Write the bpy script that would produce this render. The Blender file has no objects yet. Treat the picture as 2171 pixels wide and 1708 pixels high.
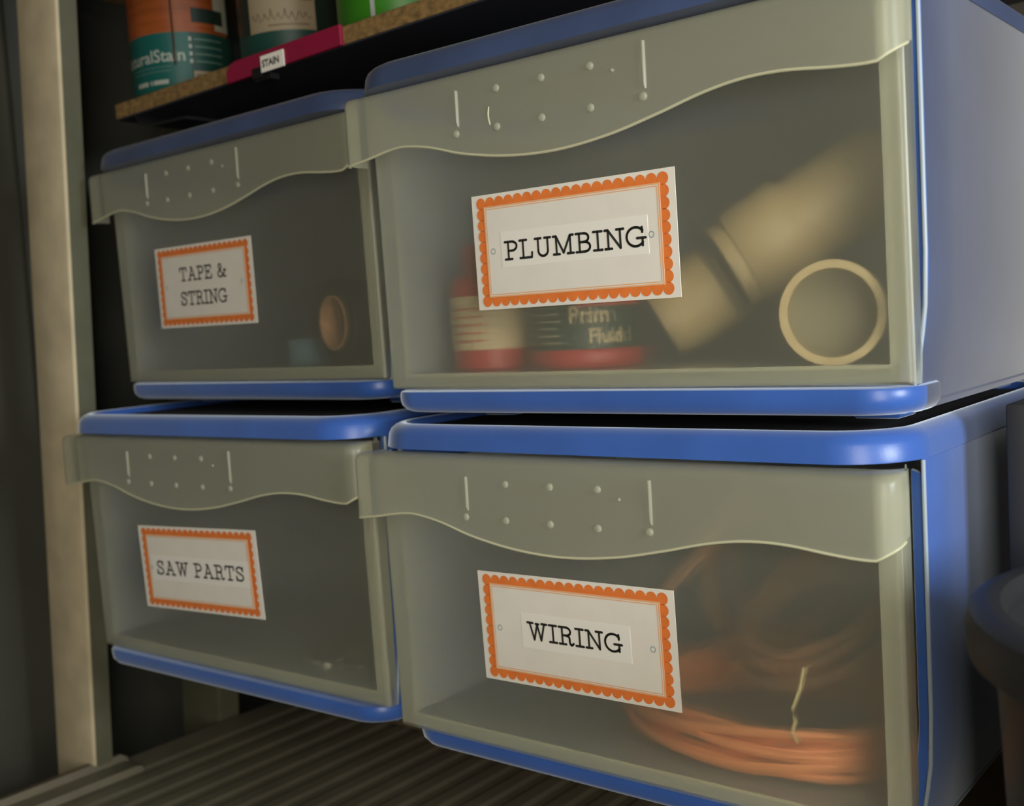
import bpy, bmesh, math, random
from mathutils import Vector, Matrix
random.seed(7)
PI = math.pi
S = bpy.context.scene
COL = S.collection

# ------------------------------------------------------------------ camera
F_PX = 2353.6
CAM = Vector((0.6027, -0.5809, 0.3310))
YAW, PITCH, ROLL = 0.6801, -0.0763, -0.0596
def camera():
    cy, sy = math.cos(YAW), math.sin(YAW)
    fwd = Vector((-sy*math.cos(PITCH), cy*math.cos(PITCH), math.sin(PITCH)))
    r = Vector((cy, sy, 0)); u = r.cross(fwd)
    cr, sr = math.cos(ROLL), math.sin(ROLL)
    r2 = cr*r + sr*u; u2 = -sr*r + cr*u
    m = Matrix((r2, u2, -fwd)).transposed().to_4x4(); m.translation = CAM
    cd = bpy.data.cameras.new('camera'); o = bpy.data.objects.new('camera', cd); COL.objects.link(o)
    o.matrix_world = m
    cd.sensor_fit = 'HORIZONTAL'; cd.sensor_width = 36.0; cd.lens = F_PX/2171*36.0
    cd.clip_start = 0.01; cd.clip_end = 50
    cd.dof.use_dof = True; cd.dof.focus_distance = 0.70; cd.dof.aperture_fstop = 7.5
    S.camera = o
camera()

# ------------------------------------------------------------------ world, lights, exposure
wd = bpy.data.worlds.new('world'); S.world = wd; wd.use_nodes = True
bg = wd.node_tree.nodes['Background']; bg.inputs[0].default_value = (0.95, 0.92, 0.82, 1); bg.inputs[1].default_value = 0.035
def area(name, loc, target, size, power, col, size_y=None):
    l = bpy.data.lights.new(name, 'AREA'); l.energy = power; l.color = col; l.size = size
    if size_y: l.shape = 'RECTANGLE'; l.size_y = size_y
    o = bpy.data.objects.new(name, l); COL.objects.link(o); o.location = loc
    o.rotation_euler = (Vector(target)-Vector(loc)).to_track_quat('-Z', 'Y').to_euler()
    return o
area('garage_opening', (1.08, -1.12, 0.44), (0, 0, 0.22), 0.50, 16.5, (1.0, 0.94, 0.81), 1.15)
area('side_window', (1.38, -0.24, 0.45), (0.4, 0.05, 0.15), 0.35, 13.0, (0.90, 0.96, 1.0))  # added fill lamp brightening the right sides of the housings
vs = S.view_settings
S.display_settings.display_device = 'sRGB'
vs.view_transform = 'Standard'; vs.look = 'None'; vs.exposure = -0.10; vs.gamma = 1.0; vs.use_curve_mapping = False
S.cycles.max_bounces = 14; S.cycles.transparent_max_bounces = 24; S.cycles.transmission_bounces = 12
S.cycles.caustics_refractive = True

# ------------------------------------------------------------------ materials
def mat(name, col, rough=0.5, metal=0.0, spec=0.5, var=0.0, scale=30, bump=0.0, bscale=200, dust=None, stretch=None, sheen=0, tint=(0.80, 0.80, 0.78)):
    m = bpy.data.materials.new(name); m.use_nodes = True
    nt = m.node_tree; b = nt.nodes['Principled BSDF']
    b.inputs['Base Color'].default_value = (*col, 1); b.inputs['Roughness'].default_value = rough
    b.inputs['Metallic'].default_value = metal; b.inputs['Specular IOR Level'].default_value = spec
    if sheen:
        b.inputs['Sheen Weight'].default_value = sheen; b.inputs['Sheen Roughness'].default_value = 0.4; b.inputs['Sheen Tint'].default_value = (*tint, 1)
    tc = nt.nodes.new('ShaderNodeTexCoord')
    src = tc.outputs['Object']
    if stretch:
        mp = nt.nodes.new('ShaderNodeMapping'); mp.inputs['Scale'].default_value = stretch
        nt.links.new(src, mp.inputs[0]); src = mp.outputs[0]
    if var or dust:
        n = nt.nodes.new('ShaderNodeTexNoise'); n.inputs['Scale'].default_value = scale; n.inputs['Detail'].default_value = 6
        nt.links.new(src, n.inputs['Vector'])
        r = nt.nodes.new('ShaderNodeValToRGB')
        r.color_ramp.elements[0].position = 0.3; r.color_ramp.elements[1].position = 0.72
        c0 = tuple(max(0, c*(1-var)) for c in col); c1 = dust if dust else tuple(min(1, c*(1+var)) for c in col)
        r.color_ramp.elements[0].color = (*c0, 1); r.color_ramp.elements[1].color = (*c1, 1)
        nt.links.new(n.outputs['Fac'], r.inputs[0]); nt.links.new(r.outputs[0], b.inputs['Base Color'])
    if bump:
        n2 = nt.nodes.new('ShaderNodeTexNoise'); n2.inputs['Scale'].default_value = bscale
        nt.links.new(src, n2.inputs['Vector'])
        bp = nt.nodes.new('ShaderNodeBump'); bp.inputs['Strength'].default_value = bump; bp.inputs['Distance'].default_value = 0.001
        nt.links.new(n2.outputs['Fac'], bp.inputs['Height']); nt.links.new(bp.outputs[0], b.inputs['Normal'])
    return m

def frosted(name, col=(0.79, 0.79, 0.60), haze=0.21, clear=0.20, rough=0.32):
    m = bpy.data.materials.new(name); m.use_nodes = True
    nt = m.node_tree; nt.nodes.clear(); N = nt.nodes.new; L = nt.links.new
    out = N('ShaderNodeOutputMaterial')
    d = N('ShaderNodeBsdfDiffuse'); d.inputs[0].default_value = (*col, 1)
    t = N('ShaderNodeBsdfTranslucent'); t.inputs[0].default_value = (*col, 1)
    a = N('ShaderNodeMixShader'); a.inputs[0].default_value = 0.45; L(d.outputs[0], a.inputs[1]); L(t.outputs[0], a.inputs[2])
    rf = N('ShaderNodeBsdfRefraction'); rf.inputs['Roughness'].default_value = rough; rf.inputs['IOR'].default_value = 1.22
    rf.inputs[0].default_value = (0.97, 0.97, 0.93, 1)
    tr = N('ShaderNodeBsdfTransparent'); tr.inputs[0].default_value = (0.97, 0.97, 0.93, 1)
    T = N('ShaderNodeMixShader'); T.inputs[0].default_value = clear; L(rf.outputs[0], T.inputs[1]); L(tr.outputs[0], T.inputs[2])
    B = N('ShaderNodeMixShader'); B.inputs[0].default_value = haze; L(T.outputs[0], B.inputs[1]); L(a.outputs[0], B.inputs[2])
    fr = N('ShaderNodeFresnel'); fr.inputs[0].default_value = 1.4
    gl = N('ShaderNodeBsdfGlossy'); gl.inputs['Roughness'].default_value = 0.32
    G = N('ShaderNodeMixShader'); L(fr.outputs[0], G.inputs[0]); L(B.outputs[0], G.inputs[1]); L(gl.outputs[0], G.inputs[2])
    tb = N('ShaderNodeBsdfTransparent')
    geo = N('ShaderNodeNewGeometry')
    X = N('ShaderNodeMixShader'); L(geo.outputs['Backfacing'], X.inputs[0]); L(G.outputs[0], X.inputs[1]); L(tb.outputs[0], X.inputs[2])
    L(X.outputs[0], out.inputs[0])
    return m

M = dict(
    blue=mat('blue_plastic', (0.040, 0.115, 0.42), 0.34, var=0.12, scale=14, bump=0.04, bscale=500, sheen=0.95, tint=(0.82, 0.90, 0.97)),
    frost=frosted('frosted_plastic'),
    frost_edge=frosted('frosted_plastic_rolled_edge', col=(0.86, 0.84, 0.58), haze=0.92),
    frost_body=frosted('frosted_plastic_walls', haze=0.55),
    frost_skirt=frosted('frosted_plastic_grip', haze=0.42),
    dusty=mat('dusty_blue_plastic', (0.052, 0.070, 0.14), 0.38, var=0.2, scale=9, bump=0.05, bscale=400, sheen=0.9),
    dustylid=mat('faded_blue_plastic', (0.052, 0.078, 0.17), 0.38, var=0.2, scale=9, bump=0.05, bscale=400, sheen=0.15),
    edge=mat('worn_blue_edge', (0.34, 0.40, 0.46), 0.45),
    card=mat('white_card', (0.80, 0.75, 0.66), 0.75, var=0.03, scale=40),
    strip=mat('white_paper_strip', (0.87, 0.83, 0.75), 0.6),
    orange=mat('orange_print', (0.80, 0.20, 0.035), 0.7, var=0.10, scale=60),
    orange_line=mat('pale_orange_print', (0.82, 0.42, 0.20), 0.7),
    ink=mat('black_ink', (0.025, 0.025, 0.022), 0.6),
    wire_ring=mat('eyelet_print', (0.25, 0.36, 0.40), 0.5),
    post=mat('cream_painted_post', (0.62, 0.52, 0.34), 0.6, var=0.16, scale=18, bump=0.1, bscale=300),
    flange=mat('grey_green_flange', (0.12, 0.12, 0.075), 0.6, var=0.15, scale=18),  # shade of the post flank and back post put into the colour
    wall=mat('grey_green_wall', (0.06, 0.06, 0.045), 0.8, var=0.15, scale=8),
    sidepanel=mat('dark_side_panel', (0.045, 0.047, 0.038), 0.7, var=0.2, scale=10),
    backwall=mat('plaster_back_wall', (0.10, 0.085, 0.07), 0.9),
    floor=mat('concrete_floor', (0.18, 0.17, 0.15), 0.9, var=0.2, scale=12),
    chip=mat('particle_board', (0.22, 0.13, 0.042), 0.8, var=0.45, scale=130, bump=0.3, bscale=300, stretch=(1, 1, 1.6)),
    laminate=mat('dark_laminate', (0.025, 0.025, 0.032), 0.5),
    resin=mat('grey_resin_shelf', (0.20, 0.18, 0.125), 0.5, var=0.08, scale=25),
    black=mat('black_plastic', (0.018, 0.019, 0.02), 0.45, bump=0.1, bscale=300),
    blackmetal=mat('black_metal', (0.012, 0.012, 0.013), 0.5, metal=0.3),
    steel=mat('dark_steel', (0.06, 0.06, 0.06), 0.5, metal=0.6),
    pink=mat('pink_plastic', (0.26, 0.008, 0.040), 0.45, var=0.05),
    pvc=mat('cream_pvc', (0.50, 0.38, 0.19), 0.5),
    olive=mat('olive_membrane', (0.21, 0.19, 0.115), 0.6),
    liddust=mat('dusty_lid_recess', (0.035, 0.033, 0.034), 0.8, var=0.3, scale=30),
    red=mat('red_plastic', (0.40, 0.03, 0.025), 0.45),
    creamlabel=mat('cream_label', (0.55, 0.43, 0.25), 0.6),
    darkgreen=mat('dark_green_label', (0.03, 0.055, 0.04), 0.5),
    redlabel=mat('red_print', (0.50, 0.09, 0.06), 0.6),
    copper=mat('copper_wire', (0.85, 0.32, 0.13), 0.45, metal=0.3),
    browncable=mat('brown_cable', (0.33, 0.17, 0.09), 0.5),
    tie=mat('cream_tie', (0.75, 0.62, 0.30), 0.5),
    tapeblack=mat('black_tape', (0.015, 0.015, 0.018), 0.4),
    core=mat('cardboard_core', (0.42, 0.23, 0.12), 0.8),
    bluetape=mat('pale_blue_tape', (0.22, 0.38, 0.46), 0.5),
    bladesteel=mat('saw_steel', (0.45, 0.43, 0.38), 0.35, metal=0.8),
    teal=mat('teal_label', (0.004, 0.085, 0.072), 0.45),
    tealdark=mat('deep_green_label', (0.008, 0.045, 0.034), 0.45),
    canorange=mat('orange_label', (0.24, 0.055, 0.010), 0.4, var=0.35, scale=25, stretch=(0.3, 0.3, 3)),
    candark=mat('dark_green_can', (0.012, 0.022, 0.016), 0.35),
    canwhite=mat('off_white_label', (0.27, 0.21, 0.13), 0.5),
    greylabel=mat('grey_green_label', (0.30, 0.29, 0.22), 0.5),
    cantext=mat('pale_text', (0.32, 0.34, 0.29), 0.5),
    tealtext=mat('dull_teal_text', (0.08, 0.15, 0.12), 0.5),
    browntext=mat('brown_text', (0.13, 0.09, 0.05), 0.5),
    rim=mat('tin_rim', (0.45, 0.40, 0.30), 0.35, metal=0.7),
    drip=mat('stain_drip', (0.05, 0.022, 0.008), 0.4),
    cangreen=mat('green_can', (0.030, 0.17, 0.008), 0.4),
    crate=mat('charcoal_crate', (0.02, 0.02, 0.022), 0.6),
    wood=mat('rough_batten', (0.16, 0.11, 0.06), 0.8, var=0.3, scale=20),
)

# ------------------------------------------------------------------ mesh helpers
def link(name, bm, m, parent=None, loc=None, smooth=True, angle=40):
    me = bpy.data.meshes.new(name)
    bmesh.ops.recalc_face_normals(bm, faces=bm.faces)
    bm.to_mesh(me); bm.free()
    me.materials.append(m)
    if smooth:
        me.polygons.foreach_set('use_smooth', [True]*len(me.polygons))
        me.set_sharp_from_angle(angle=math.radians(angle))
    o = bpy.data.objects.new(name, me); COL.objects.link(o)
    if parent: o.parent = parent
    if loc: o.location = loc
    return o
def tag(o, label=None, cat=None, group=None, kind=None):
    if label: o['label'] = label
    if cat: o['category'] = cat
    if group: o['group'] = group
    if kind: o['kind'] = kind
    return o
def empty(name, loc, rz=0.0):
    o = bpy.data.objects.new(name, None); COL.objects.link(o)
    o.location = loc; o.rotation_euler = (0, 0, rz); o.empty_display_size = 0.05
    return o
def add_box(bm, x0, x1, y0, y1, z0, z1, bev=0.0, seg=2):
    r = bmesh.ops.create_cube(bm, size=1.0)
    v = r['verts']
    for q in v:
        q.co = Vector(((x0+x1)/2+q.co.x*(x1-x0), (y0+y1)/2+q.co.y*(y1-y0), (z0+z1)/2+q.co.z*(z1-z0)))
    if bev > 0:
        e = list({e for q in v for e in q.link_edges})
        bmesh.ops.bevel(bm, geom=e, offset=bev, segments=seg, profile=0.5, affect='EDGES')
    return bm
def box(x0, x1, y0, y1, z0, z1, bev=0.0, seg=2):
    return add_box(bmesh.new(), x0, x1, y0, y1, z0, z1, bev, seg)
def rrect(x0, x1, y0, y1, rf, rb=0.01, n=8):
    """plan outline: rf = radius of the two front corners (y0), rb of the back ones; counter-clockwise"""
    P = []
    for cx, cy, r, a0 in ((x0+rf, y0+rf, rf, PI), (x1-rf, y0+rf, rf, 1.5*PI), (x1-rb, y1-rb, rb, 0), (x0+rb, y1-rb, rb, 0.5*PI)):
        for i in range(n+1):
            a = a0+i/n*PI/2
            P.append((cx+r*math.cos(a), cy+r*math.sin(a)))
    return P
def loft(bm, rings, cap0=True, cap1=True, closed=True):
    R = [[bm.verts.new(p) for p in ring] for ring in rings]
    n = len(R[0])
    for a, b in zip(R, R[1:]):
        for i in range(n if closed else n-1):
            j = (i+1) % n
            bm.faces.new((a[i], a[j], b[j], b[i]))
    if cap0: bm.faces.new(list(reversed(R[0])))
    if cap1: bm.faces.new(R[-1])
    return R
def lathe(bm, prof, n=48, axis=None, origin=(0, 0, 0), close=False):
    """prof: list of (r, z); revolve about local z, optionally re-aimed along axis"""
    q = Vector((0, 0, 1)).rotation_difference(Vector(axis)) if axis is not None else None
    o = Vector(origin); R = []
    for r, z in prof:
        ring = []
        for i in range(n):
            a = 2*PI*i/n; p = Vector((r*math.cos(a), r*math.sin(a), z))
            if q: p = q @ p
            ring.append(bm.verts.new(p+o))
        R.append(ring)
    pairs = list(zip(R, R[1:]))
    if close: pairs.append((R[-1], R[0]))
    for a, b in pairs:
        for i in range(n):
            j = (i+1) % n
            bm.faces.new((a[i], a[j], b[j], b[i]))
    if not close:
        if prof[0][0] > 1e-5: bm.faces.new(list(reversed(R[0])))
        if prof[-1][0] > 1e-5: bm.faces.new(R[-1])
    return bm
def tube(bm, pts, r, n=8, closed=False):
    pts = [Vector(p) for p in pts]; R = []; m = len(pts)
    up = Vector((0.13, 0.21, 0.97)).normalized()
    for i, p in enumerate(pts):
        if closed: t = pts[(i+1) % m]-pts[i-1]
        else: t = pts[min(i+1, m-1)]-pts[max(i-1, 0)]
        t.normalize(); a = t.cross(up).normalized(); b = t.cross(a)
        R.append([bm.verts.new(p+r*(math.cos(2*PI*k/n)*a+math.sin(2*PI*k/n)*b)) for k in range(n)])
    prs = list(zip(R, R[1:]))
    if closed: prs.append((R[-1], R[0]))
    for a, b in prs:
        for k in range(n):
            bm.faces.new((a[k], a[(k+1) % n], b[(k+1) % n], b[k]))
    if not closed:
        bm.faces.new(list(reversed(R[0]))); bm.faces.new(R[-1])
    return bm
def interp(tab, x):
    """smooth cubic interpolation through (x, v) pairs"""
    if x <= tab[0][0]: return tab[0][1]
    if x >= tab[-1][0]: return tab[-1][1]
    for i in range(len(tab)-1):
        if tab[i][0] <= x <= tab[i+1][0]: break
    x0, y0 = tab[i]; x1, y1 = tab[i+1]
    def sl(k):
        if k <= 0 or k >= len(tab)-1: return 0.0 if k > 0 else (tab[1][1]-tab[0][1])/(tab[1][0]-tab[0][0])
        return (tab[k+1][1]-tab[k-1][1])/(tab[k+1][0]-tab[k-1][0])
    h = x1-x0; t = (x-x0)/h
    return (2*t**3-3*t*t+1)*y0+(t**3-2*t*t+t)*h*sl(i)+(-2*t**3+3*t*t)*y1+(t**3-t*t)*h*sl(i+1)

# ---- lettering: hand-drawn slab-serif capitals as flat strokes, unit cap height
def arc(cx, cy, rx, ry, a0, a1, n=14):
    return [(cx+rx*math.cos(math.radians(a0+(a1-a0)*i/n)), cy+ry*math.sin(math.radians(a0+(a1-a0)*i/n))) for i in range(n+1)]
def spl(pts, n=8):
    out = []
    for i in range(len(pts)-1):
        p0 = pts[max(i-1, 0)]; p1 = pts[i]; p2 = pts[i+1]; p3 = pts[min(i+2, len(pts)-1)]
        for k in range(n):
            t = k/n
            out.append(tuple(0.5*(2*p1[j]+(p2[j]-p0[j])*t+(2*p0[j]-5*p1[j]+4*p2[j]-p3[j])*t*t+(3*p1[j]-p0[j]-3*p2[j]+p3[j])*t**3) for j in (0, 1)))
    return out+[pts[-1]]
GL = {
 'P': (.64, [[(.0, 0), (.36, 0)], [(.17, 0), (.17, 1)], [(0, 1), (.36, 1)]+arc(.36, .74, .25, .26, 90, -90)+[(.17, .48)]]),
 'L': (.66, [[(0, 1), (.36, 1)], [(.17, 1), (.17, 0)], [(0, 0), (.60, 0), (.62, .27)]]),
 'U': (.78, [[(0, 1), (.30, 1)], [(.48, 1), (.78, 1)], [(.15, 1), (.15, .34)]+arc(.39, .30, .24, .30, 180, 360)+[(.63, 1)]]),
 'M': (.98, [[(0, 0), (.30, 0)], [(.68, 0), (.98, 0)], [(0, 1), (.15, 1)], [(.83, 1), (.98, 1)], [(.15, 0), (.15, 1), (.49, .06), (.83, 1), (.83, 0)]]),
 'B': (.70, [[(0, 1), (.38, 1)]+arc(.38, .765, .22, .235, 90, -90)+[(.16, .53)], [(.38, .53)]+arc(.40, .265, .26, .265, 90, -90)+[(0, 0)], [(.16, 0), (.16, 1)]]),
 'I': (.40, [[(0, 0), (.40, 0)], [(.20, 0), (.20, 1)], [(0, 1), (.40, 1)]]),
 'N': (.86, [[(0, 0), (.31, 0)], [(0, 1), (.15, 1)], [(.15, 0), (.15, 1), (.70, 0), (.70, 1)], [(.54, 1), (.86, 1)]]),
 'G': (.84, [arc(.40, .5, .40, .5, 38, 322, 26), [(.69, .98), (.70, .72)], [(.46, .42), (.84, .42)], [(.70, .42), (.70, .02)]]),
 'W': (1.06, [[(0, 1), (.30, 1)], [(.13, 1), (.34, 0), (.54, .93), (.72, 0), (.93, 1)], [(.46, .96), (.62, .96)], [(.78, 1), (1.06, 1)]]),
 'R': (.76, [[(0, 0), (.36, 0)], [(.17, 0), (.17, 1)], [(0, 1), (.38, 1)]+arc(.38, .76, .23, .24, 90, -90)+[(.17, .52)], spl([(.38, .52), (.54, .42), (.56, .12), (.64, -.02), (.76, .09)])]),
 'T': (.74, [[(.03, .74), (.03, 1), (.71, 1), (.71, .74)], [(.37, 1), (.37, 0)], [(.20, 0), (.54, 0)]]),
 'A': (.86, [[(.14, 0), (.43, 1), (.72, 0)], [(.25, .36), (.62, .36)], [(0, 0), (.28, 0)], [(.58, 0), (.86, 0)], [(.30, 1), (.44, 1)]]),
 'E': (.70, [[(0, 1), (.62, 1), (.63, .76)], [(.16, 0), (.16, 1)], [(.16, .52), (.44, .52)], [(.44, .40), (.44, .64)], [(0, 0), (.66, 0), (.68, .26)]]),
 'S': (.66, [spl([(.56, .72), (.50, .92), (.31, 1.0), (.11, .90), (.09, .70), (.24, .57), (.44, .46), (.58, .30), (.52, .08), (.32, 0.0), (.12, .07), (.05, .30)]), [(.57, .98), (.57, .72)], [(.05, .32), (.05, .02)]]),
 '&': (.84, [spl([(.78, .50), (.60, .16), (.36, 0), (.12, .08), (.07, .30), (.28, .54), (.42, .74), (.36, .96), (.22, .98), (.16, .80), (.30, .52), (.52, .20), (.70, .0), (.82, .04)]), [(.62, .52), (.84, .52)]]),
 ' ': (.30, []),
}
def ribbon(bm, pts, w, z, sx, sy, ox, oy):
    P = [Vector((ox+p[0]*sx, oy+p[1]*sy)) for p in pts]
    for a, b in zip(P, P[1:]):
        d = b-a
        if d.length < 1e-9: continue
        n = Vector((-d.y, d.x)).normalized()*w/2
        bm.faces.new([bm.verts.new((q.x, q.y, z)) for q in (a-n, b-n, b+n, a+n)])
    for p in P:
        bm.faces.new([bm.verts.new((p.x+w/2*math.cos(k*PI/5), p.y+w/2*math.sin(k*PI/5), z)) for k in range(10)])
def word(bm, txt, x0, x1, y0, h, z, gap=0.13, wt=0.125):
    """slab-serif word set between x0 and x1 on baseline y0, cap height h"""
    tot = sum(GL[c][0] for c in txt)+gap*(len(txt)-1)
    sx = (x1-x0)/tot; x = x0; w = wt*h
    for c in txt:
        for st in GL[c][1]:
            ribbon(bm, st, w, z, sx, h-w, x, y0+w/2)
        x += (GL[c][0]+gap)*sx
def text_mesh(body, size, bold=0.0, align='LEFT', shear=0.0):
    """plain sans lettering as a bmesh in the xy plane (built-in font)"""
    cu = bpy.data.curves.new('lettering', 'FONT'); cu.body = body; cu.size = size; cu.offset = bold; cu.align_x = align; cu.shear = shear
    cu.resolution_u = 3
    o = bpy.data.objects.new('lettering', cu); COL.objects.link(o)
    dg = bpy.context.evaluated_depsgraph_get()
    me = bpy.data.meshes.new_from_object(o.evaluated_get(dg))
    bm = bmesh.new(); bm.from_mesh(me)
    bpy.data.objects.remove(o); bpy.data.curves.remove(cu); bpy.data.meshes.remove(me)
    return bm
def wrap(bm, r, a0, z0):
    """bend flat lettering round a can of radius r: x -> angle from a0, y -> height"""
    for v in bm.verts:
        a = a0+v.co.x/r
        v.co = Vector((r*math.cos(a), r*math.sin(a), z0+v.co.y))
    return bm
def patch(r, a0, a1, z0, z1, n=24, zf=None):
    """thin curved label patch on a can; a in radians; zf(t) -> extra height of the top edge"""
    bm = bmesh.new(); t = 0.0004
    rings = []
    for i in range(n+1):
        u = i/n; a = a0+(a1-a0)*u
        zt = z1+(zf(u) if zf else 0)
        c, s = math.cos(a), math.sin(a)
        rings.append([((r+d)*c, (r+d)*s, z) for d, z in ((0, z0), (t, z0), (t, zt), (0, zt))])
    loft(bm, rings)
    return bm

# ------------------------------------------------------------------ the setting
def struct(name, bm, m):
    return tag(link(name, bm, m, smooth=False), kind='structure')
struct('floor', box(-1.2, 2.2, -4.0, 0.95, -0.98, -0.95), M['floor'])
struct('wall_back', box(-1.2, 2.2, 0.62, 0.70, -0.95, 2.2), M['backwall'])
struct('wall_left', box(-0.82, -0.72, -0.6, 0.62, -0.95, 2.2), M['wall'])

# ------------------------------------------------------------------ shelving
def post(y0, y1, label, m, lean=0.0735, dx=0.0):
    """flat cream upright; leans a little to the left towards its foot"""
    e = empty('shelf_post', (-0.586+dx, y0, -0.95+0.0))
    bm = bmesh.new()
    rings = []
    for z in (-0.95, 1.25):
        cx = -0.5690+(z-0.0)*lean
        rings.append([(cx-0.0395+0.586, 0, z+0.95), (cx+0.0395+0.586, 0, z+0.95), (cx+0.0395+0.586, y1-y0, z+0.95), (cx-0.0395+0.586, y1-y0, z+0.95)])
    loft(bm, rings)
    bmesh.ops.bevel(bm, geom=list(bm.edges), offset=0.003, segments=2, profile=0.5, affect='EDGES')
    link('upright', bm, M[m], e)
    bm = bmesh.new()
    loft(bm, [[(-0.5690+z*lean+0.0392+0.586, 0.004, z+0.95), (-0.5690+z*lean+0.0404+0.586, 0.004, z+0.95), (-0.5690+z*lean+0.0404+0.586, y1-y0-.0005, z+0.95), (-0.5690+z*lean+0.0392+0.586, y1-y0-.0005, z+0.95)] for z in (-0.95, 1.25)])
    link('side_flange', bm, M['flange'], e)  # thin sheet carrying the flank's shade as a darker colour
    tag(e, label, 'shelf post')
    return e
post(0.05, 0.074, 'scuffed cream painted upright post at the left end of the shelving', 'post')
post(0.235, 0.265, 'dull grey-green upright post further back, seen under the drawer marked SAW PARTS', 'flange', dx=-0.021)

tag(link('side_panel', box(-0.712, -0.704, 0.115, 0.60, -0.95, 1.25, .001), M['sidepanel']), 'dark side panel closing the left end of the shelving behind the posts', 'panel')
# upper shelf: raw particle board edge, underside sheet with shade put into its colour
SH = empty('particle_board_shelf', (0.15, 0.30, 0.587)); SH.rotation_euler = (0, -0.0235, 0)
link('board', box(-0.615, 0.95, -0.20, 0.20, -0.0085+0.0015, 0.0085, 0.0008, 1), M['chip'], SH, smooth=False)
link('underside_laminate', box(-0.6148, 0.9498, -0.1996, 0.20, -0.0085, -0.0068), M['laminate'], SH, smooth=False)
tag(SH, 'particle board shelf with raw chipped edge carrying the paint cans', 'shelf')
bm = box(-0.60, 1.0, 0.27, 0.30, 0.545, 0.5600, 0.001)
tag(link('shelf_beam', bm, M['steel']), 'dark steel beam under the particle board shelf', 'beam')
tag(link('upper_shelf', box(-0.62, 1.1, -0.10, 0.50, 0.740, 0.758, .001), M['chip'], smooth=False), 'plain particle board shelf above the stain cans', 'shelf')  # unseen shelf added to keep light off the cans
# black bent bracket under its left end
bm = bmesh.new()
pr = [(-0.44, 0.5705), (-0.432, 0.5670), (-0.425, 0.5570), (-0.40, 0.5520), (-0.345, 0.5510)]
loft(bm, [[(x, 0.101, z) for x, z in pr]+[(x, 0.101, z-0.003) for x, z in reversed(pr)], [(x, 0.16, z) for x, z in pr]+[(x, 0.16, z-0.003) for x, z in reversed(pr)]])
tag(link('shelf_bracket', bm, M['blackmetal']), 'thin black bent bracket under the left end of the particle board shelf', 'bracket')

# lower shelf: ribbed grey resin panel with a raised rim on its left side
RS = empty('ribbed_shelf', (-0.02, 0.15, -0.152))
bm = bmesh.new()
xs = []; x = -0.50
prof = [(-0.54, -0.020), (-0.54, -0.002), (-0.535, 0.0), (-0.50, 0.0)]
while x < 0.92:
    prof += [(x+0.006, 0.0), (x+0.012, -0.0020), (x+0.021, -0.0020), (x+0.027, 0.0)]
    x += 0.036
prof += [(0.98, 0.0), (0.98, -0.020)]
loft(bm, [[(px, -0.38, pz) for px, pz in prof], [(px, 0.40, pz) for px, pz in prof]])
link('panel', bm, M['resin'], RS, smooth=False)
bm = bmesh.new()
rp = [(-0.534, -0.001), (-0.534, 0.010), (-0.530, 0.013), (-0.521, 0.013), (-0.517, 0.006), (-0.490, 0.006), (-0.486, -0.001)]
loft(bm, [[(px, -0.38, pz) for px, pz in rp], [(px, -0.065, pz) for px, pz in rp], [(px*0.985-0.008, -0.057, pz*0.6) for px, pz in rp]])
link('raised_rim', bm, M['resin'], RS)
tag(RS, 'ribbed grey plastic shelf with a raised rim below the lower bins', 'shelf')
e = empty('bin_stand', (0, 0.35, -0.152))
link('rear_board', box(-0.48, 0.40, -0.012, 0.012, 0.0005, 0.1435, 0.001), M['wood'], e)
for ax in (-0.40, -0.12, 0.03, 0.31):
    link('arm', box(ax-0.02, ax+0.02, -0.16, -0.012, 0.115, 0.1435, 0.001), M['wood'], e)
tag(e, 'rough wooden stand carrying the two lower drawer units', 'stand')
# ------------------------------------------------------------------ storage bins
# local frame: x from -0.2 (left) to 0.2, y = 0 at the front of the lid, z = 0 at the bottom of the housing
XC = -0.007
def X(x): return x-0.2
SK = [(-.0145, .1856), (.010, .1888), (.030, .1918), (.045, .1925), (.070, .1885), (.100, .1802), (.140, .1735), (.180, .1718), (.220, .1755),
      (.255, .1825), (.285, .1895), (.310, .1930), (.335, .1930), (.365, .1895), (.385, .1882), (.400, .1900)]
ZL0, ZL1, ZS1, ZF0 = .2383, .2562, .2355, .0175
FY = lambda z: .0265-(z-.02)*.018         # the front leans forward slightly towards the top
def chain(hw0, hw1, y, rl, rr, yb, n=8, nf=70):
    """open plan line: left return, left corner, front, right corner, right return"""
    P = [(hw0, yb+(y+rl-yb)*i/3) for i in range(3)]
    P += [(hw0+rl-rl*math.cos(a), y+rl-rl*math.sin(a)) for a in (PI/2*i/n for i in range(n+1))]
    P += [(hw0+rl+(hw1-rr-hw0-rl)*i/nf, y) for i in range(1, nf)]
    P += [(hw1-rr+rr*math.sin(a), y+rr-rr*math.cos(a)) for a in (PI/2*i/n for i in range(n+1))]
    P += [(hw1, y+rr+(yb-y-rr)*i/3) for i in range(1, 4)]
    return P
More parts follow.
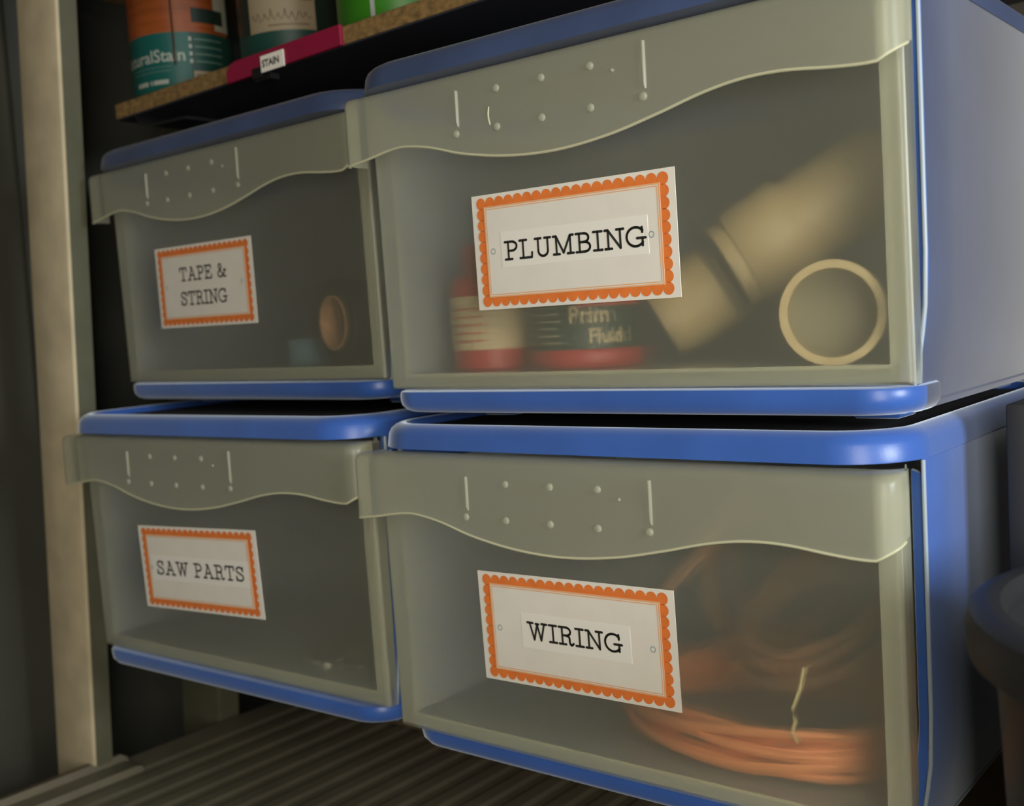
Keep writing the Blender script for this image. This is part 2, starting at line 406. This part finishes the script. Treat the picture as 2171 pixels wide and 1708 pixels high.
def housing_mesh(notch):
    bm = bmesh.new(); D = .365
    zz = [0.0, .006, .015, .03, .05, .08, .13, .18, .2385]
    hwz = lambda z: .2070-.0135*max(0, 1-z/.075)**1.6
    for s in (-1, 1):
        rings = []
        for z in zz:
            h = hwz(z); f = .036+.004*max(0, 1-z/.05)
            ln = [(h-.0015, f), (h-.0004, f+.0008), (h, f+.002), (h, f+.05), (h, D-.015), (h-.004, D-.004), (h-.0045, D-.004), (h-.003, D-.016), (h-.003, f+.002)]
            rings.append([(XC+s*a, b, z) for a, b in (ln if s > 0 else reversed(ln))])
        loft(bm, rings)
        # front flange strip beside the drawer
        rings = []
        for z in (.019, .03, .05, .08, .13, .18, (.2285 if (notch and s > 0) else .237)):
            h = hwz(z)
            ln = [(h-.0098, .041), (h-.0090, .0395), (h-.0008, .0378), (h-.0005, .0435), (h-.0098, .0450)]
            zz_ = lambda a, z=z: z+(.0025 if (notch and s > 0 and z > .22 and a < h-.005) else 0)
            rings.append([(XC+s*a, b, zz_(a)) for a, b in (ln if s > 0 else reversed(ln))])
        loft(bm, rings)
    nb = len(bm.faces)
    for s in (-1, 1):                                # pale bead, highlight on each side's front edge put into its colour
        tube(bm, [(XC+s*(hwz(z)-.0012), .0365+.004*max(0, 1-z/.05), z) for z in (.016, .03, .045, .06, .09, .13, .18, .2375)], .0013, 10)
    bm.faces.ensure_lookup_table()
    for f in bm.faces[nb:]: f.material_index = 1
    # bottom lip bar with round plan corners
    for z0, z1, ins in ((0.0, .0160, 0),):
        rings = []
        for z, i in ((0, .006), (.0015, .003), (.005, .0006), (.009, 0), (.0135, 0), (.0153, .0006), (.0160, .0022)):
            rings.append([(x, y, z) for x, y in rrect(XC-.2005+i, XC+.2005-i, .0186+i, .075, .030, .004)])
        loft(bm, rings)
    add_box(bm, XC-.195, XC+.195, .07, D-.006, .004, .012)
    add_box(bm, XC-.203, XC+.203, D-.007, D-.003, .004, .2383)
    return bm
def lid_mesh():
    bm = bmesh.new(); rings = []
    for z, i in ((ZL0, .004), (ZL0, 0.0), (ZL0+.001, 0.0), (ZL0+.010, .0012), (ZL0+.0135, .0028), (ZL0+.0160, .0055), (ZL1-.0004, .0085), (ZL1, .0105), (ZL1-.0004, .0125), (ZL1-.0060, .0150), (ZL1-.0066, .030)):
        rings.append([(x, y, z) for x, y in rrect(XC-.208+i, XC+.208-i, 0+i, .372-i, .046-i*.6, .03-i*.5, 10)])
    loft(bm, rings, cap0=False)
    # underside
    R0 = [(x, y, ZL0) for x, y in rrect(XC-.208+.004, XC+.208-.004, .004, .368, .0436, .028, 10)]
    bm.faces.new([bm.verts.new(p) for p in reversed(R0)])
    bmesh.ops.remove_doubles(bm, verts=bm.verts, dist=1e-6)
    return bm
def solid_chain(bm, rings_out, th):
    """rings of an open sheet -> closed solid of thickness th (offset inwards, i.e. away from the first ring's outside)"""
    n = len(rings_out[0]); m = len(rings_out)
    V = [[Vector(p) for p in r] for r in rings_out]
    I = []
    for k in range(m):
        row = []
        for i in range(n):
            du = V[k][min(i+1, n-1)]-V[k][max(i-1, 0)]
            dv = V[min(k+1, m-1)][i]-V[max(k-1, 0)][i]
            nn = du.cross(dv)
            nn = nn.normalized() if nn.length > 1e-12 else Vector((0, -1, 0))
            row.append(V[k][i]-nn*th)
        I.append(row)
    A = [[bm.verts.new(p) for p in r] for r in V]; B = [[bm.verts.new(p) for p in r] for r in I]
    for k in range(m-1):
        for i in range(n-1):
            bm.faces.new((A[k][i], A[k][i+1], A[k+1][i+1], A[k+1][i]))
            bm.faces.new((B[k][i], B[k+1][i], B[k+1][i+1], B[k][i+1]))
    for k in range(m-1):
        bm.faces.new((A[k][0], A[k+1][0], B[k+1][0], B[k][0]))
        bm.faces.new((A[k][-1], B[k][-1], B[k+1][-1], A[k+1][-1]))
    for i in range(n-1):
        bm.faces.new((A[0][i], B[0][i], B[0][i+1], A[0][i+1]))
        bm.faces.new((A[-1][i], A[-1][i+1], B[-1][i+1], B[-1][i]))
def face_chain(z, yb=.0365):
    return [(x, y) for x, y in chain(X(-.0085), X(.3955), FY(z), .006, .006, yb)]
def drawer_mesh():
    bm = bmesh.new()
    # moulded front plate with short side returns
    rings = []
    for z in (ZF0, ZF0+.012, .06, .12, .18, .2345):
        rings.append([(x, y, z) for x, y in face_chain(z)])
    solid_chain(bm, rings, .0022)
    nfront = len(bm.faces)
    # denser moulded edge frame just behind the plate
    for xa, xb in ((X(-.0065), X(.0105)), (X(.3805), X(.3935))):
        ring = []
        for z in (ZF0+.001, .1, .2335):
            y = FY(z)+.0028
            ring.append([(xa, y, z), (xb, y, z), (xb, y+.0016, z), (xa, y+.0016, z)])
        loft(bm, ring)
    ring = []
    for z in (ZF0+.001, .0285):
        y = FY(z)+.0028
        ring.append([(X(.0106), y, z), (X(.3804), y, z), (X(.3804), y+.0012, z), (X(.0106), y+.0012, z)])
    loft(bm, ring)
    # bin body behind it
    x0, x1, yb = X(.0065), X(.3805), .335
    for sx in (x0, x1):
        d = -.0008 if sx == x0 else .0008
        add_box(bm, sx-.0009, sx+.0009, FY(.1)+.0055, yb, .0285, .222)
    add_box(bm, x0+.001, x1-.001, FY(.03)+.004, yb-.002, .0262, .0282)
    add_box(bm, x0+.001, x1-.001, yb-.002, yb, .0285, .222)
    bm.faces.ensure_lookup_table()
    for f in bm.faces[nfront:]: f.material_index = 1
    return bm
def skirt_mesh():
    bm = bmesh.new()
    # grip: wavy hanging skirt, rolled top edge, ledge back to the front plate
    So = chain(X(-.0145), X(.4000), .0021, .004, .012, .0225)
    Fo = [(x, y) for x, y in chain(X(-.0085), X(.3955), FY(.23)-.0005, .004, .012, .0300)]
    n = len(So)
    def zb(i):
        x = So[i][0]+.2
        if x < -.0140: return .1860
        z = interp(SK, x)
        if i > n-12: z += .010*max(0, (i-(n-12))/11)
        return z
    ring_defs = [(0, 0, 0.0), (0, 0, .25), (0, 0, .5), (0, 0, .8), (0, 0, 1.0), (.05, .0030, 1.0), (.16, .0048, 1.0), (.35, .0058, 1.0), (1.0, .0060, 1.0)]
    rings = []
    for t, dz, k in ring_defs:
        row = []
        for i in range(n):
            z = zb(i)+(ZS1-.006-zb(i))*k+dz
            row.append((So[i][0]+(Fo[i][0]-So[i][0])*t, So[i][1]+(Fo[i][1]-So[i][1])*t, z))
        rings.append(row)
    solid_chain(bm, rings, .0020)
    nb = len(bm.faces)
    tube(bm, [(So[i][0], So[i][1]+.0008, zb(i)+.0001) for i in range(3, n-3)], .0010, 8)    # pale bead, highlight of the lower edge put into its colour
    bm.faces.ensure_lookup_table()
    for f in bm.faces[nb:]: f.material_index = 1
    return bm
STUDS = [(.0965, .1938), (.1335, .2185), (.1325, .1935), (.1710, .2185), (.1700, .1935), (.2090, .2188), (.2080, .1935), (.2465, .1940)]
def stud_mesh(r=.0026):
    bm = bmesh.new()
    lathe(bm, [(r, -.0004), (r, .0008), (r*.8, .0015), (r*.35, .0018), (0.0001, .0019)], 16, axis=(0, -1, 0))
    return bm
def rib_mesh(x, z0, z1):
    bm = bmesh.new()
    # shallow wedge pressed out of the skirt: a crisp left edge that fades to the right
    y = .0021
    rings = []
    for z in (z0, z0+.003, z1-.004, z1):
        d = .0016 if z0+.001 < z < z1+.001 else .0002
        rings.append([(X(x)-.0012, y+.0006, z), (X(x)-.0008, y-.0001, z), (X(x)-.0002, y-d, z), (X(x)+.0006, y-d, z), (X(x)+.0010, y-d*.25, z), (X(x)+.0014, y-.0001, z), (X(x)+.0014, y+.0006, z)])
    loft(bm, rings)
    return bm
LH, LW = .0800, .1640
def label_parts(unit, cx, cz, ang, dy, lines, strip, holes, lw, what):
    z = cz
    base = link('label_card', box(-lw/2, lw/2, -LH/2, LH/2, 0.0, .0006), M['card'], unit, smooth=False)
    base['label'] = 'white card label with orange scalloped border reading '+what
    tilt = math.atan(.018)
    base.location = (X(cx), FY(cz)-.0011+dy, cz)
    base.rotation_euler = Matrix.Rotation(ang, 3, 'Y').to_euler()
    R = Matrix.Rotation(-ang, 4, 'Y') @ Matrix.Rotation(PI/2+tilt, 4, 'X')
    base.rotation_euler = R.to_euler()
    def frame(o, i, zz, m, nm):
        b = bmesh.new()
        ox, oy = o; ix, iy = i
        for q in ([(-ox, -oy), (ox, -oy), (ix, -iy), (-ix, -iy)], [(ox, -oy), (ox, oy), (ix, iy), (ix, -iy)], [(ox, oy), (-ox, oy), (-ix, iy), (ix, iy)], [(-ox, oy), (-ox, -oy), (-ix, -iy), (-ix, iy)]):
            b.faces.new([b.verts.new((a, c, zz)) for a, c in q])
        return link(nm, b, m, base, smooth=False)
    # orange scalloped frame: row of discs round a band
    bm = bmesh.new(); z = .00085
    hx, hy, r = lw*.4485, LH*.424, .0041
    nx = 18 if lw < .17 else 19; ny = 9
    cs = [(-hx+2*hx*i/nx, s*hy) for i in range(nx+1) for s in (-1, 1)]+[(s*hx, -hy+2*hy*i/ny) for i in range(1, ny) for s in (-1, 1)]
    for px, py in cs:
        bm.faces.new([bm.verts.new((px+r*math.cos(k*PI/9), py+r*math.sin(k*PI/9), z)) for k in range(18)])
    link('scalloped_border', bm, M['orange'], base, smooth=False)
    frame((hx+.0006, hy+.0006), (lw*.42, LH*.38), .00074, M['orange'], 'border_band')
    # white centre panel over the discs, then a pale and a fine orange rule
    ix, iy = lw*.4340, LH*.3950
    link('centre_panel', box(-ix, ix, -iy, iy, .0006, .0010), M['card'], base, smooth=False)
    frame((ix, iy), (ix-.0010, iy-.0010), .00115, M['orange_line'], 'outer_rule')
    frame((ix-.0017, iy-.0017), (ix-.0023, iy-.0023), .00115, M['orange_line'], 'inner_rule')
    if strip:
        u0, u1, v0, v1 = strip
        link('word_strip', box(u0*lw, u1*lw, v0*LH, v1*LH, .0009, .0012), M['strip'], base, smooth=False)
    for u, v in holes:
        b = bmesh.new()
        ro, ri = .0021, .00155
        for k in range(20):
            a0, a1 = 2*PI*k/20, 2*PI*(k+1)/20
            b.faces.new([b.verts.new((u*lw+rr*math.cos(a), v*LH+rr*math.sin(a), .00125)) for rr, a in ((ro, a0), (ro, a1), (ri, a1), (ri, a0))])
        link('printed_eyelet', b, M['wire_ring'], base, smooth=False)
    b = bmesh.new()
    for txt, u0, u1, v0, v1 in lines:
        word(b, txt, u0*lw, u1*lw, v0*LH, (v1-v0)*LH, .0014 if strip else .00125)
    link('lettering', b, M['ink'], base, smooth=False)

UNITS = {}
def bin_unit(key, loc, rz, drawer_dy, label, lab, notch=False):
    u = empty('storage_drawer', loc, rz)
    tag(u, label, 'storage drawer', 'blue storage drawers with frosted fronts')
    h = link('housing', housing_mesh(notch), M['blue'], u, angle=35)
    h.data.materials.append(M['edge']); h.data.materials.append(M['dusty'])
    if key == 'P':                                   # reflection on its outer side put into a greyer blue
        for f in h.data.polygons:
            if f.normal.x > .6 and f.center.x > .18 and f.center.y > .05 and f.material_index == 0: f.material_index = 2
    for fx in (X(.035), X(.335)):
        for fy in (.085, .30):
            link('foot', box(fx, fx+.03, fy, fy+.03, -.0083, .006, .002), M['blue'], h)
    ld = link('lid', lid_mesh(), M['dustylid' if key in 'PT' else 'blue'], u, angle=50)  # upper lids: neutral reflection put into a greyer blue
    ld.data.materials.append(M['liddust'])           # recess: dust plus shade from above, both in the colour
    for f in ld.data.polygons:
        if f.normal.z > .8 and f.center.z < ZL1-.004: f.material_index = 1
    d = link('drawer', drawer_mesh(), M['frost'], u, (0, drawer_dy, 0), angle=30)
    d.data.materials.append(M['frost_body'])
    g = link('handle_skirt', skirt_mesh(), M['frost_skirt'], u, (0, drawer_dy, 0), angle=50)
    g.data.materials.append(M['frost_edge'])
    g['label'] = 'frosted grip with a wavy lower edge'
    sm = None
    for sx, sz in STUDS:
        st = link('stud', stud_mesh(), M['frost_skirt'], g, (X(sx), .0021, sz))
    link('stud', stud_mesh(.0011), M['frost_skirt'], g, (X(.2253), .0021, .2132))
    link('rib', rib_mesh(.0980, .1985, .2225), M['frost_skirt'], g)
    link('rib', rib_mesh(.2475, .1985, .2265), M['frost_skirt'], g)
    if key == 'P':
        b = bmesh.new(); tube(b, [(X(.1262), .0021, .2075), (X(.1256), .0019, .203), (X(.1258), .0019, .199), (X(.1266), .0021, .1955)], .0006, 6)
        link('scratch', b, M['frost_edge'], g)
    label_parts(u, dy=drawer_dy, **lab)
    UNITS[key] = (u, loc, rz, drawer_dy)
    return u
HG = .2645
# label places: (cx, cz) in the bin's own frame
bin_unit('W', (.2-.0082, .0094, 0), .0073, -.0144, 'lower right blue drawer unit with frosted front labelled WIRING',
         dict(cx=.1721-.004, cz=.1115, ang=math.radians(.85), lines=[('WIRING', -.236, .245, -.080, .090)], strip=(-.270, .287, -.155, .157), holes=[(-.392, -.005), (.391, -.004)], lw=.1630, what='WIRING'), notch=True)
bin_unit('S', (.2-.4321, .0007, .0052), .0254, -.0022, 'lower left blue drawer unit with frosted front labelled SAW PARTS',
         dict(cx=.1721-.009, cz=.1103, ang=math.radians(2.29), lines=[('SAW PARTS', -.359, .382, -.090, .085)], strip=(-.407, .420, -.157, .140), holes=[(-.404, -.008)], lw=.1750, what='SAW PARTS'))
bin_unit('P', (.2, 0, HG), 0, 0, 'upper right blue drawer unit with frosted front labelled PLUMBING',
         dict(cx=.1761-.005, cz=.1131, ang=0, lines=[('PLUMBING', -.330, .362, -.087, .083)], strip=(-.351, .373, -.144, .160), holes=[(-.395, .005), (.388, .004)], lw=.1644, what='PLUMBING'))
bin_unit('T', (.2-.4546, .0520, HG+.0052), -.0393, 0, 'upper left blue drawer unit with frosted front labelled TAPE & STRING',
         dict(cx=.1587-.009, cz=.1112, ang=math.radians(-.27), lines=[('TAPE &', -.239, .240, .062, .234), ('STRING', -.247, .232, -.235, -.062)], strip=None, holes=[(-.393, .004), (.388, -.002)], lw=.1617, what='TAPE & STRING'))

def at(key, x, y, z):
    """bin frame (x from 0 at the left) -> world"""
    u, loc, rz, dd = UNITS[key]
    v = Matrix.Rotation(rz, 3, 'Z') @ Vector((x-.2, y+dd, z))
    return v+Vector(loc)

# ------------------------------------------------------------------ contents: plumbing
FL = .0284
def pipe(name, key, p, axis, r, wall, length, label, collar=False, cat='pipe', closed=False):
    e = empty(name, at(key, *p))
    bm = bmesh.new(); ri = r-wall
    prof = [(ri, 0), (ri+.0006, -.0006), (r-.0006, -.0006), (r, 0), (r, length), (ri, length)]
    lathe(bm, prof, 56, axis=axis, close=True)
    link('pipe_wall', bm, M['pvc'], e)
    if closed:
        bm = bmesh.new(); lathe(bm, [(.0001, .034), (ri+.0004, .034), (ri+.0004, .038), (.0001, .038)], 40, axis=axis); link('end_wall', bm, M['olive'], e)
    if collar:
        bm = bmesh.new()
        lathe(bm, [(r-.0004, .010), (r+.0032, .010), (r+.0040, .011), (r+.0040, .050), (r+.0032, .051), (r-.0004, .051)], 56, axis=axis, close=True)
        link('collar', bm, M['pvc'], e)
    tag(e, label, cat)
    return e
pipe('drain_fitting', 'P', (.3440, .0400, FL+.0300), (-.30, .95, 0), .0310, .0052, .045, 'round cream plastic pipe cap with its open end against the PLUMBING front', cat='pipe fitting', closed=True)
pipe('drain_pipe', 'P', (.2540, .105, .0910), (.80, .36, .50), .0300, .0035, .118, 'long cream plastic drain pipe slanting up to the right in the PLUMBING bin', collar=True)
pipe('pipe_coupling', 'P', (.1960, .118, .0590), (.80, .30, .50), .0290, .0035, .047, 'short cream pipe coupling just below the slanting drain pipe', cat='pipe fitting')

e = empty('solvent_bottle', at('P', .058, .085, FL))
bm = bmesh.new(); lathe(bm, [(.0001, 0), (.029, 0), (.031, .002), (.031, .064), (.028, .070), (.014, .076), (.013, .080)], 40); link('bottle_body', bm, M['red'], e)
bm = patch(.0312, 0, 2*PI, .016, .056, 48); link('paper_label', bm, M['creamlabel'], e)
bm = bmesh.new(); lathe(bm, [(.0001, .074), (.0185, .074), (.0190, .076), (.0190, .093), (.0180, .095), (.0001, .095)], 32); link('cap', bm, M['red'], e)
for k in range(5):
    bm = patch(.0317, -2.15, -1.15, .022+k*.006, .0232+k*.006, 12); link('text_line', bm, M['redlabel'], e)
tag(e, 'red bottle with cream label standing left of the PLUMBING card inside the bin', 'bottle')

e = empty('paste_tub', at('P', .142, .092, FL))
bm = bmesh.new(); lathe(bm, [(.0001, 0), (.040, 0), (.043, .003), (.043, .012), (.0415, .0125), (.0415, .070), (.0001, .070)], 48); link('tub_body', bm, M['darkgreen'], e)
bm = bmesh.new(); lathe(bm, [(.042, -.0005+.001), (.0436, .003), (.0440, .004), (.0440, .0115), (.0425, .0135), (.0418, .0135)], 48); link('base_band', bm, M['red'], e)
bm = bmesh.new(); lathe(bm, [(.0001, .068), (.0435, .068), (.0440, .070), (.0440, .080), (.043, .082), (.0001, .082)], 48); link('tub_lid', bm, M['red'], e)
A0 = math.radians(-72)
bm = patch(.0417, A0+.05, A0+1.5, .043, .067, 20); link('red_panel', bm, M['redlabel'], e)
bm = wrap(text_mesh('Prim', .0165, .0004), .0425, A0-.10, .0320); link('lettering', bm, M['creamlabel'], e)
bm = wrap(text_mesh('Fluid', .0145, .0003), .0425, A0+.24, .0178); link('lettering', bm, M['creamlabel'], e)
for k in range(8):
    bm = patch(.0417, A0-.85, A0-.25-.05*(k % 3), .018+k*.005, .0192+k*.005, 10); link('text_line', bm, M['greylabel'], e)
tag(e, 'dark green tub with red base and cream lettering below the PLUMBING card', 'tub')

# ------------------------------------------------------------------ contents: wiring
def coil(name, key, c, r, n, wire, m, label, normal=(0, 0, 1), spread=.012, ell=1.0, seed=1, tie=False):
    rnd = random.Random(seed)
    e = empty(name, at(key, *c))
    q = Vector((0, 0, 1)).rotation_difference(Vector(normal).normalized())
    pts = []; seg = 48
    for k in range(n*seg):
        t = k/seg; a = 2*PI*t
        if k % seg == 0: j = rnd.uniform(-1, 1); h = rnd.uniform(-1, 1); d = rnd.uniform(-1, 1)
        rr = r+spread*.9*math.sin(t*2.4+seed)*.6+.25*spread*math.sin(a*2+seed)
        zz = spread*math.sin(t*1.7+seed*2)*.8+spread*.25*math.sin(a*3+t)
        pts.append(q @ Vector((rr*math.cos(a)*ell, rr*math.sin(a), zz)))
    bm = bmesh.new(); tube(bm, pts, wire, 6)
    link('wire', bm, M[m], e)
    tag(e, label, 'wire coil', 'coils of wire in the WIRING bin')
    return e
c1 = coil('wire_coil', 'W', (.262, .150, .048), .098, 12, .0030, 'copper', 'thick bright copper coil lying flat at the bottom of the WIRING bin', spread=.014, ell=1.08, seed=3)
bm = bmesh.new()
tp = [(-.0+.016*math.cos(a), -.102+.016*math.sin(a)*.5, .020*math.sin(a)) for a in [2*PI*i/20 for i in range(20)]]
tube(bm, [(.058, -.100, .012), (.057, -.107, .020), (.060, -.109, .028), (.058, -.107, .036), (.061, -.103, .045), (.064, -.1, .06)], .0011, 6)
link('twist_tie', bm, M['tie'], c1)
coil('wire_coil', 'W', (.292, .170, .115), .055, 6, .0022, 'browncable', 'loose brown cable coil leaning at the right of the WIRING bin', normal=(-.25, -.45, .8), spread=.014, ell=1.15, seed=5)
coil('wire_coil', 'W', (.235, .235, .125), .055, 5, .0024, 'browncable', 'brown cable loop standing upright behind the WIRING card', normal=(.5, -.8, .15), spread=.012, ell=.8, seed=8)
e = empty('copper_rod', at('W', .225, .120, .150))
bm = bmesh.new()
for i in range(2): tube(bm, [(-.03+i*.006, .0, -.02), (.035+i*.006, .03, .055)], .0020, 8)
link('rod', bm, M['browncable'], e); tag(e, 'bundle of straight copper wires slanting up beside the WIRING card', 'wire')

# ------------------------------------------------------------------ contents: tape & string, saw parts
def ring_roll(name, key, c, axis, r, core, w, m, label):
    e = empty(name, at(key, *c))
    bm = bmesh.new(); lathe(bm, [(core, -w/2), (r-.001, -w/2), (r, -w/2+.001), (r, w/2-.001), (r-.001, w/2), (core, w/2)], 48, axis=axis, close=True); link('tape', bm, M[m], e)
    bm = bmesh.new(); lathe(bm, [(core-.0025, -w/2-.0006), (core+.0003, -w/2-.0006), (core+.0003, w/2+.0006), (core-.0025, w/2+.0006)], 48, axis=axis, close=True); link('core', bm, M['core'], e)
    tag(e, label, 'tape roll', 'rolls of tape in the TAPE & STRING bin')
ring_roll('tape_roll', 'T', (.324, .0555, FL+.038), (-.29, -.96, 0), .038, .024, .026, 'tapeblack', 'black tape roll with brown core at the right side of the TAPE & STRING bin')
ring_roll('tape_roll', 'T', (.245, .120, FL+.013), (0, 0, 1), .045, .030, .025, 'bluetape', 'pale blue tape roll lying flat in the middle of the TAPE & STRING bin')
e = empty('string_hank', at('T', .322, .125, FL))
bm = bmesh.new()
pts = [(.004*math.sin(k*.9), .004*math.cos(k*1.3), .002+k*.0062) for k in range(22)]
tube(bm, pts, .0055, 8); link('string', bm, M['core'], e)
tag(e, 'brown string hank standing in the right corner of the TAPE & STRING bin', 'string')
e = empty('saw_blade', at('S', .29, .13, FL))
bm = bmesh.new(); n = 72
ro = [(.055 if k % 3 else .060) for k in range(n)]
top = [[(rr*math.cos(2*PI*k/n), rr*math.sin(2*PI*k/n), z) for k, rr in enumerate(ro)] for z in (0, .0022)]
loft(bm, top); link('blade', bm, M['bladesteel'], e, smooth=False)
bm = bmesh.new(); lathe(bm, [(.0001, .0022), (.016, .0022), (.016, .0030), (.0001, .0030)], 24); link('hub', bm, M['creamlabel'], e)
tag(e, 'toothed circular saw blade lying on the floor of the SAW PARTS bin', 'saw blade')
e = empty('fence_guide', at('S', .31, .22, FL))
link('bar', box(-.06, .06, -.012, .012, 0, .018, .002), M['creamlabel'], e); tag(e, 'pale yellow guide bar lying behind the saw blade', 'saw part')

# ------------------------------------------------------------------ cans on the upper shelf
def shelf_z(x, y=0.15): return .587+(x-.15)*math.tan(.0235)+.0086
CA = math.atan2(CAM.y-.16, CAM.x+.44)           # direction from the cans to the viewer
def can_base(name, x, y, r, h, m, label, rim=True):
    e = empty(name, (x, y, shelf_z(x))); e.rotation_euler = (0, -0.0235, 0)
    bm = bmesh.new(); lathe(bm, [(.0001, 0), (r-.002, 0), (r-.0005, .001), (r, .004), (r, h-.004), (r-.001, h), (.0001, h)], 64); link('can_body', bm, M[m], e)
    if rim:
        bm = bmesh.new(); lathe(bm, [(r-.001, .0005), (r+.0012, .001), (r+.0014, .003), (r+.0006, .0045), (r-.001, .0045)], 64, close=True); link('bottom_rim', bm, M['rim'], e)
        bm = bmesh.new(); lathe(bm, [(r-.003, h-.002), (r+.0012, h-.002), (r+.0014, h+.002), (r-.003, h+.002)], 64, close=True); link('top_rim', bm, M['rim'], e)
    tag(e, label, 'can', 'stain cans on the particle board shelf')
    return e
D = math.radians
r = .0535; e = can_base('stain_can', -.430, .166, r, .135, 'candark', 'orange and teal wood stain can at the left end of the particle board shelf')
a = CA
link('teal_band', patch(r+.0001, a-D(100), a+D(8), .005, .064, 30), M['teal'], e)
link('green_band', patch(r+.0001, a+D(8), a+D(88), .005, .064, 24), M['tealdark'], e)
link('orange_panel', patch(r+.0001, a-D(98), a+D(60), .064, .130, 40), M['canorange'], e)
link('grey_panel', patch(r+.0003, a+D(40), a+D(62), .068, .130, 12), M['greylabel'], e)
link('claim_badge', patch(r+.0008, a+D(12), a+D(52), .074, .089, 16), M['candark'], e)
link('data_panel', patch(r+.0003, a+D(10), a+D(58), .005, .024, 16), M['canwhite'], e)
for k, (u0, u1) in enumerate(((13, 27), (36, 50))): link('data_mark', patch(r+.0008, a+D(u0), a+D(u1), .0185, .0205, 8), M['browntext'], e)
for k in range(4): link('text_line', patch(r+.0004, a+D(13), a+D(47), .033+k*.0076, .0346+k*.0076, 12), M['tealtext'], e)
for k in range(4): link('text_bullet', patch(r+.0006, a+D(7), a+D(10), .032+k*.0076, .036+k*.0076, 4), M['cantext'], e)
bm = text_mesh('NaturalStain', .0178, .0003); w = max(v.co.x for v in bm.verts)
link('lettering', wrap(bm, r+.0008, a+D(2)-w/(r+.0008), .0345), M['cantext'], e)
bm = text_mesh('for timber', .0090, .0002); w = max(v.co.x for v in bm.verts)
for v in bm.verts: v.co.z = 0
bm.free()
for k in range(2): link('text_line', patch(r+.0004, a-D(66), a-D(14), .0245+k*.0042, .0254+k*.0042, 12), M['tealtext'], e)
for k, (u0, u1) in enumerate(((-61, -44), (-40, -38), (-36, -18))): link('text_block', patch(r+.0005, a+D(u0), a+D(u1), .0115, .0160, 8), M['cantext'], e)
bm = bmesh.new(); tube(bm, [((r+.0006)*math.cos(a-D(9)), (r+.0006)*math.sin(a-D(9)), z) for z in (.130, .10, .07, .045, .030)], .0012, 8); link('stain_drip', bm, M['drip'], e)

r = .0520; e = can_base('stain_can', -.279, .190, r, .130, 'candark', 'dark green stain can with off-white label, second from the left on the shelf')
a = math.atan2(CAM.y-.19, CAM.x+.279)
link('white_label', patch(r+.0001, a-D(48), a+D(28), .036, .126, 30), M['canwhite'], e)
link('green_label', patch(r+.0001, a-D(70), a+D(60), .004, .036, 30), M['tealdark'], e)
bm = bmesh.new(); rnd = random.Random(4); pts = []
for k in range(46):                                  # looping brown handwriting, too small to read in the photo
    u = k/45; aa = a-D(44)+D(66)*u
    zz = .0500+.0035*math.sin(k*1.25)+(.004 if k % 11 == 5 else 0)-(.003 if k % 13 == 8 else 0)
    pts.append(((r+.0006)*math.cos(aa+.012*math.cos(k*1.25)), (r+.0006)*math.sin(aa+.012*math.cos(k*1.25)), zz))
tube(bm, pts, .0004, 5); link('handwriting', bm, M['browntext'], e)
link('text_line', patch(r+.0004, a-D(24), a+D(20), .0405, .0418, 10), M['browntext'], e)
for k in range(3): link('text_line', patch(r+.0004, a+D(12), a+D(26), .064+k*.004, .0652+k*.004, 6), M['browntext'], e)

r = .0600; e = can_base('paint_can', -.118, .185, r, .120, 'cangreen', 'bright green paint can at the right of the dark stain cans', rim=False)
a = math.atan2(CAM.y-.19, CAM.x+.108)
link('seam_stripe', patch(r+.0002, a-D(27), a-D(23), .002, .118, 4), M['cantext'], e)

# pink label holder clipped on the shelf edge, with its paper tag
e = empty('label_holder', (-.189, .1, shelf_z(-.189)-.0175)); e.rotation_euler = (0, -.0235, 0)
bm = bmesh.new()
pr = [(-.0795, -.0005), (.0795, .0008), (.0795, .0185), (-.0660, .0178), (-.0730, .0160), (-.0790, .0105)]
loft(bm, [[(x, -.0045, z) for x, z in pr], [(x, -.0002, z) for x, z in pr]])
bmesh.ops.bevel(bm, geom=list(bm.edges), offset=.0007, segments=2, profile=.5, affect='EDGES')
link('pink_strip', bm, M['pink'], e, smooth=False)
link('paper_tag', box(-.0265, .0055, -.0056, -.0044, -.0012, .0135), M['strip'], e, smooth=False)
bm = text_mesh('STAIN', .0088, .0003)
for v in bm.verts: v.co = Vector((v.co.x-.0245, -.0058, v.co.y+.0032))
link('lettering', bm, M['ink'], e, smooth=False)
bm = bmesh.new()
add_box(bm, -.0420, -.0200, -.0040+.0030, .010, -.0065, -.0010); add_box(bm, -.0405, -.0270, -.0052, -.0042, -.0045, .0050)
link('black_clip', bm, M['blackmetal'], e, smooth=False)
tag(e, 'pink label holder with STAIN tag on the particle board shelf edge', 'label holder')

# ------------------------------------------------------------------ right-hand side
e = empty('bucket', (.578, -.036, -.152))
R0 = .130; H = .339
bm = bmesh.new(); lathe(bm, [(.0001, 0), (.105, 0), (.108, .004), (R0-.006, H-.012), (R0-.006, H), (R0-.010, H), (R0-.011, H-.012), (.104, .006), (.0001, .006)], 64); link('bucket_wall', bm, M['black'], e)
bm = bmesh.new(); lathe(bm, [(R0-.012, H), (R0-.009, H+.006), (R0-.003, H+.007), (R0+.004, H+.003), (R0+.006, H-.004), (R0+.005, H-.016), (R0+.001, H-.018), (R0-.004, H-.012), (R0-.010, H-.010)], 64, close=True); link('rolled_rim', bm, M['black'], e)
tag(e, 'black plastic bucket with thick rolled rim beside the WIRING drawer', 'bucket')
e = empty('spare_board', (.427, .275, -.152))  # added to cast the shadow on the lower right unit's side
link('board', box(-.009, .009, -.165, .165, 0, .415, .002), M['crate'], e)
tag(e, 'dark board standing on edge between the drawer units and the bucket', 'board')
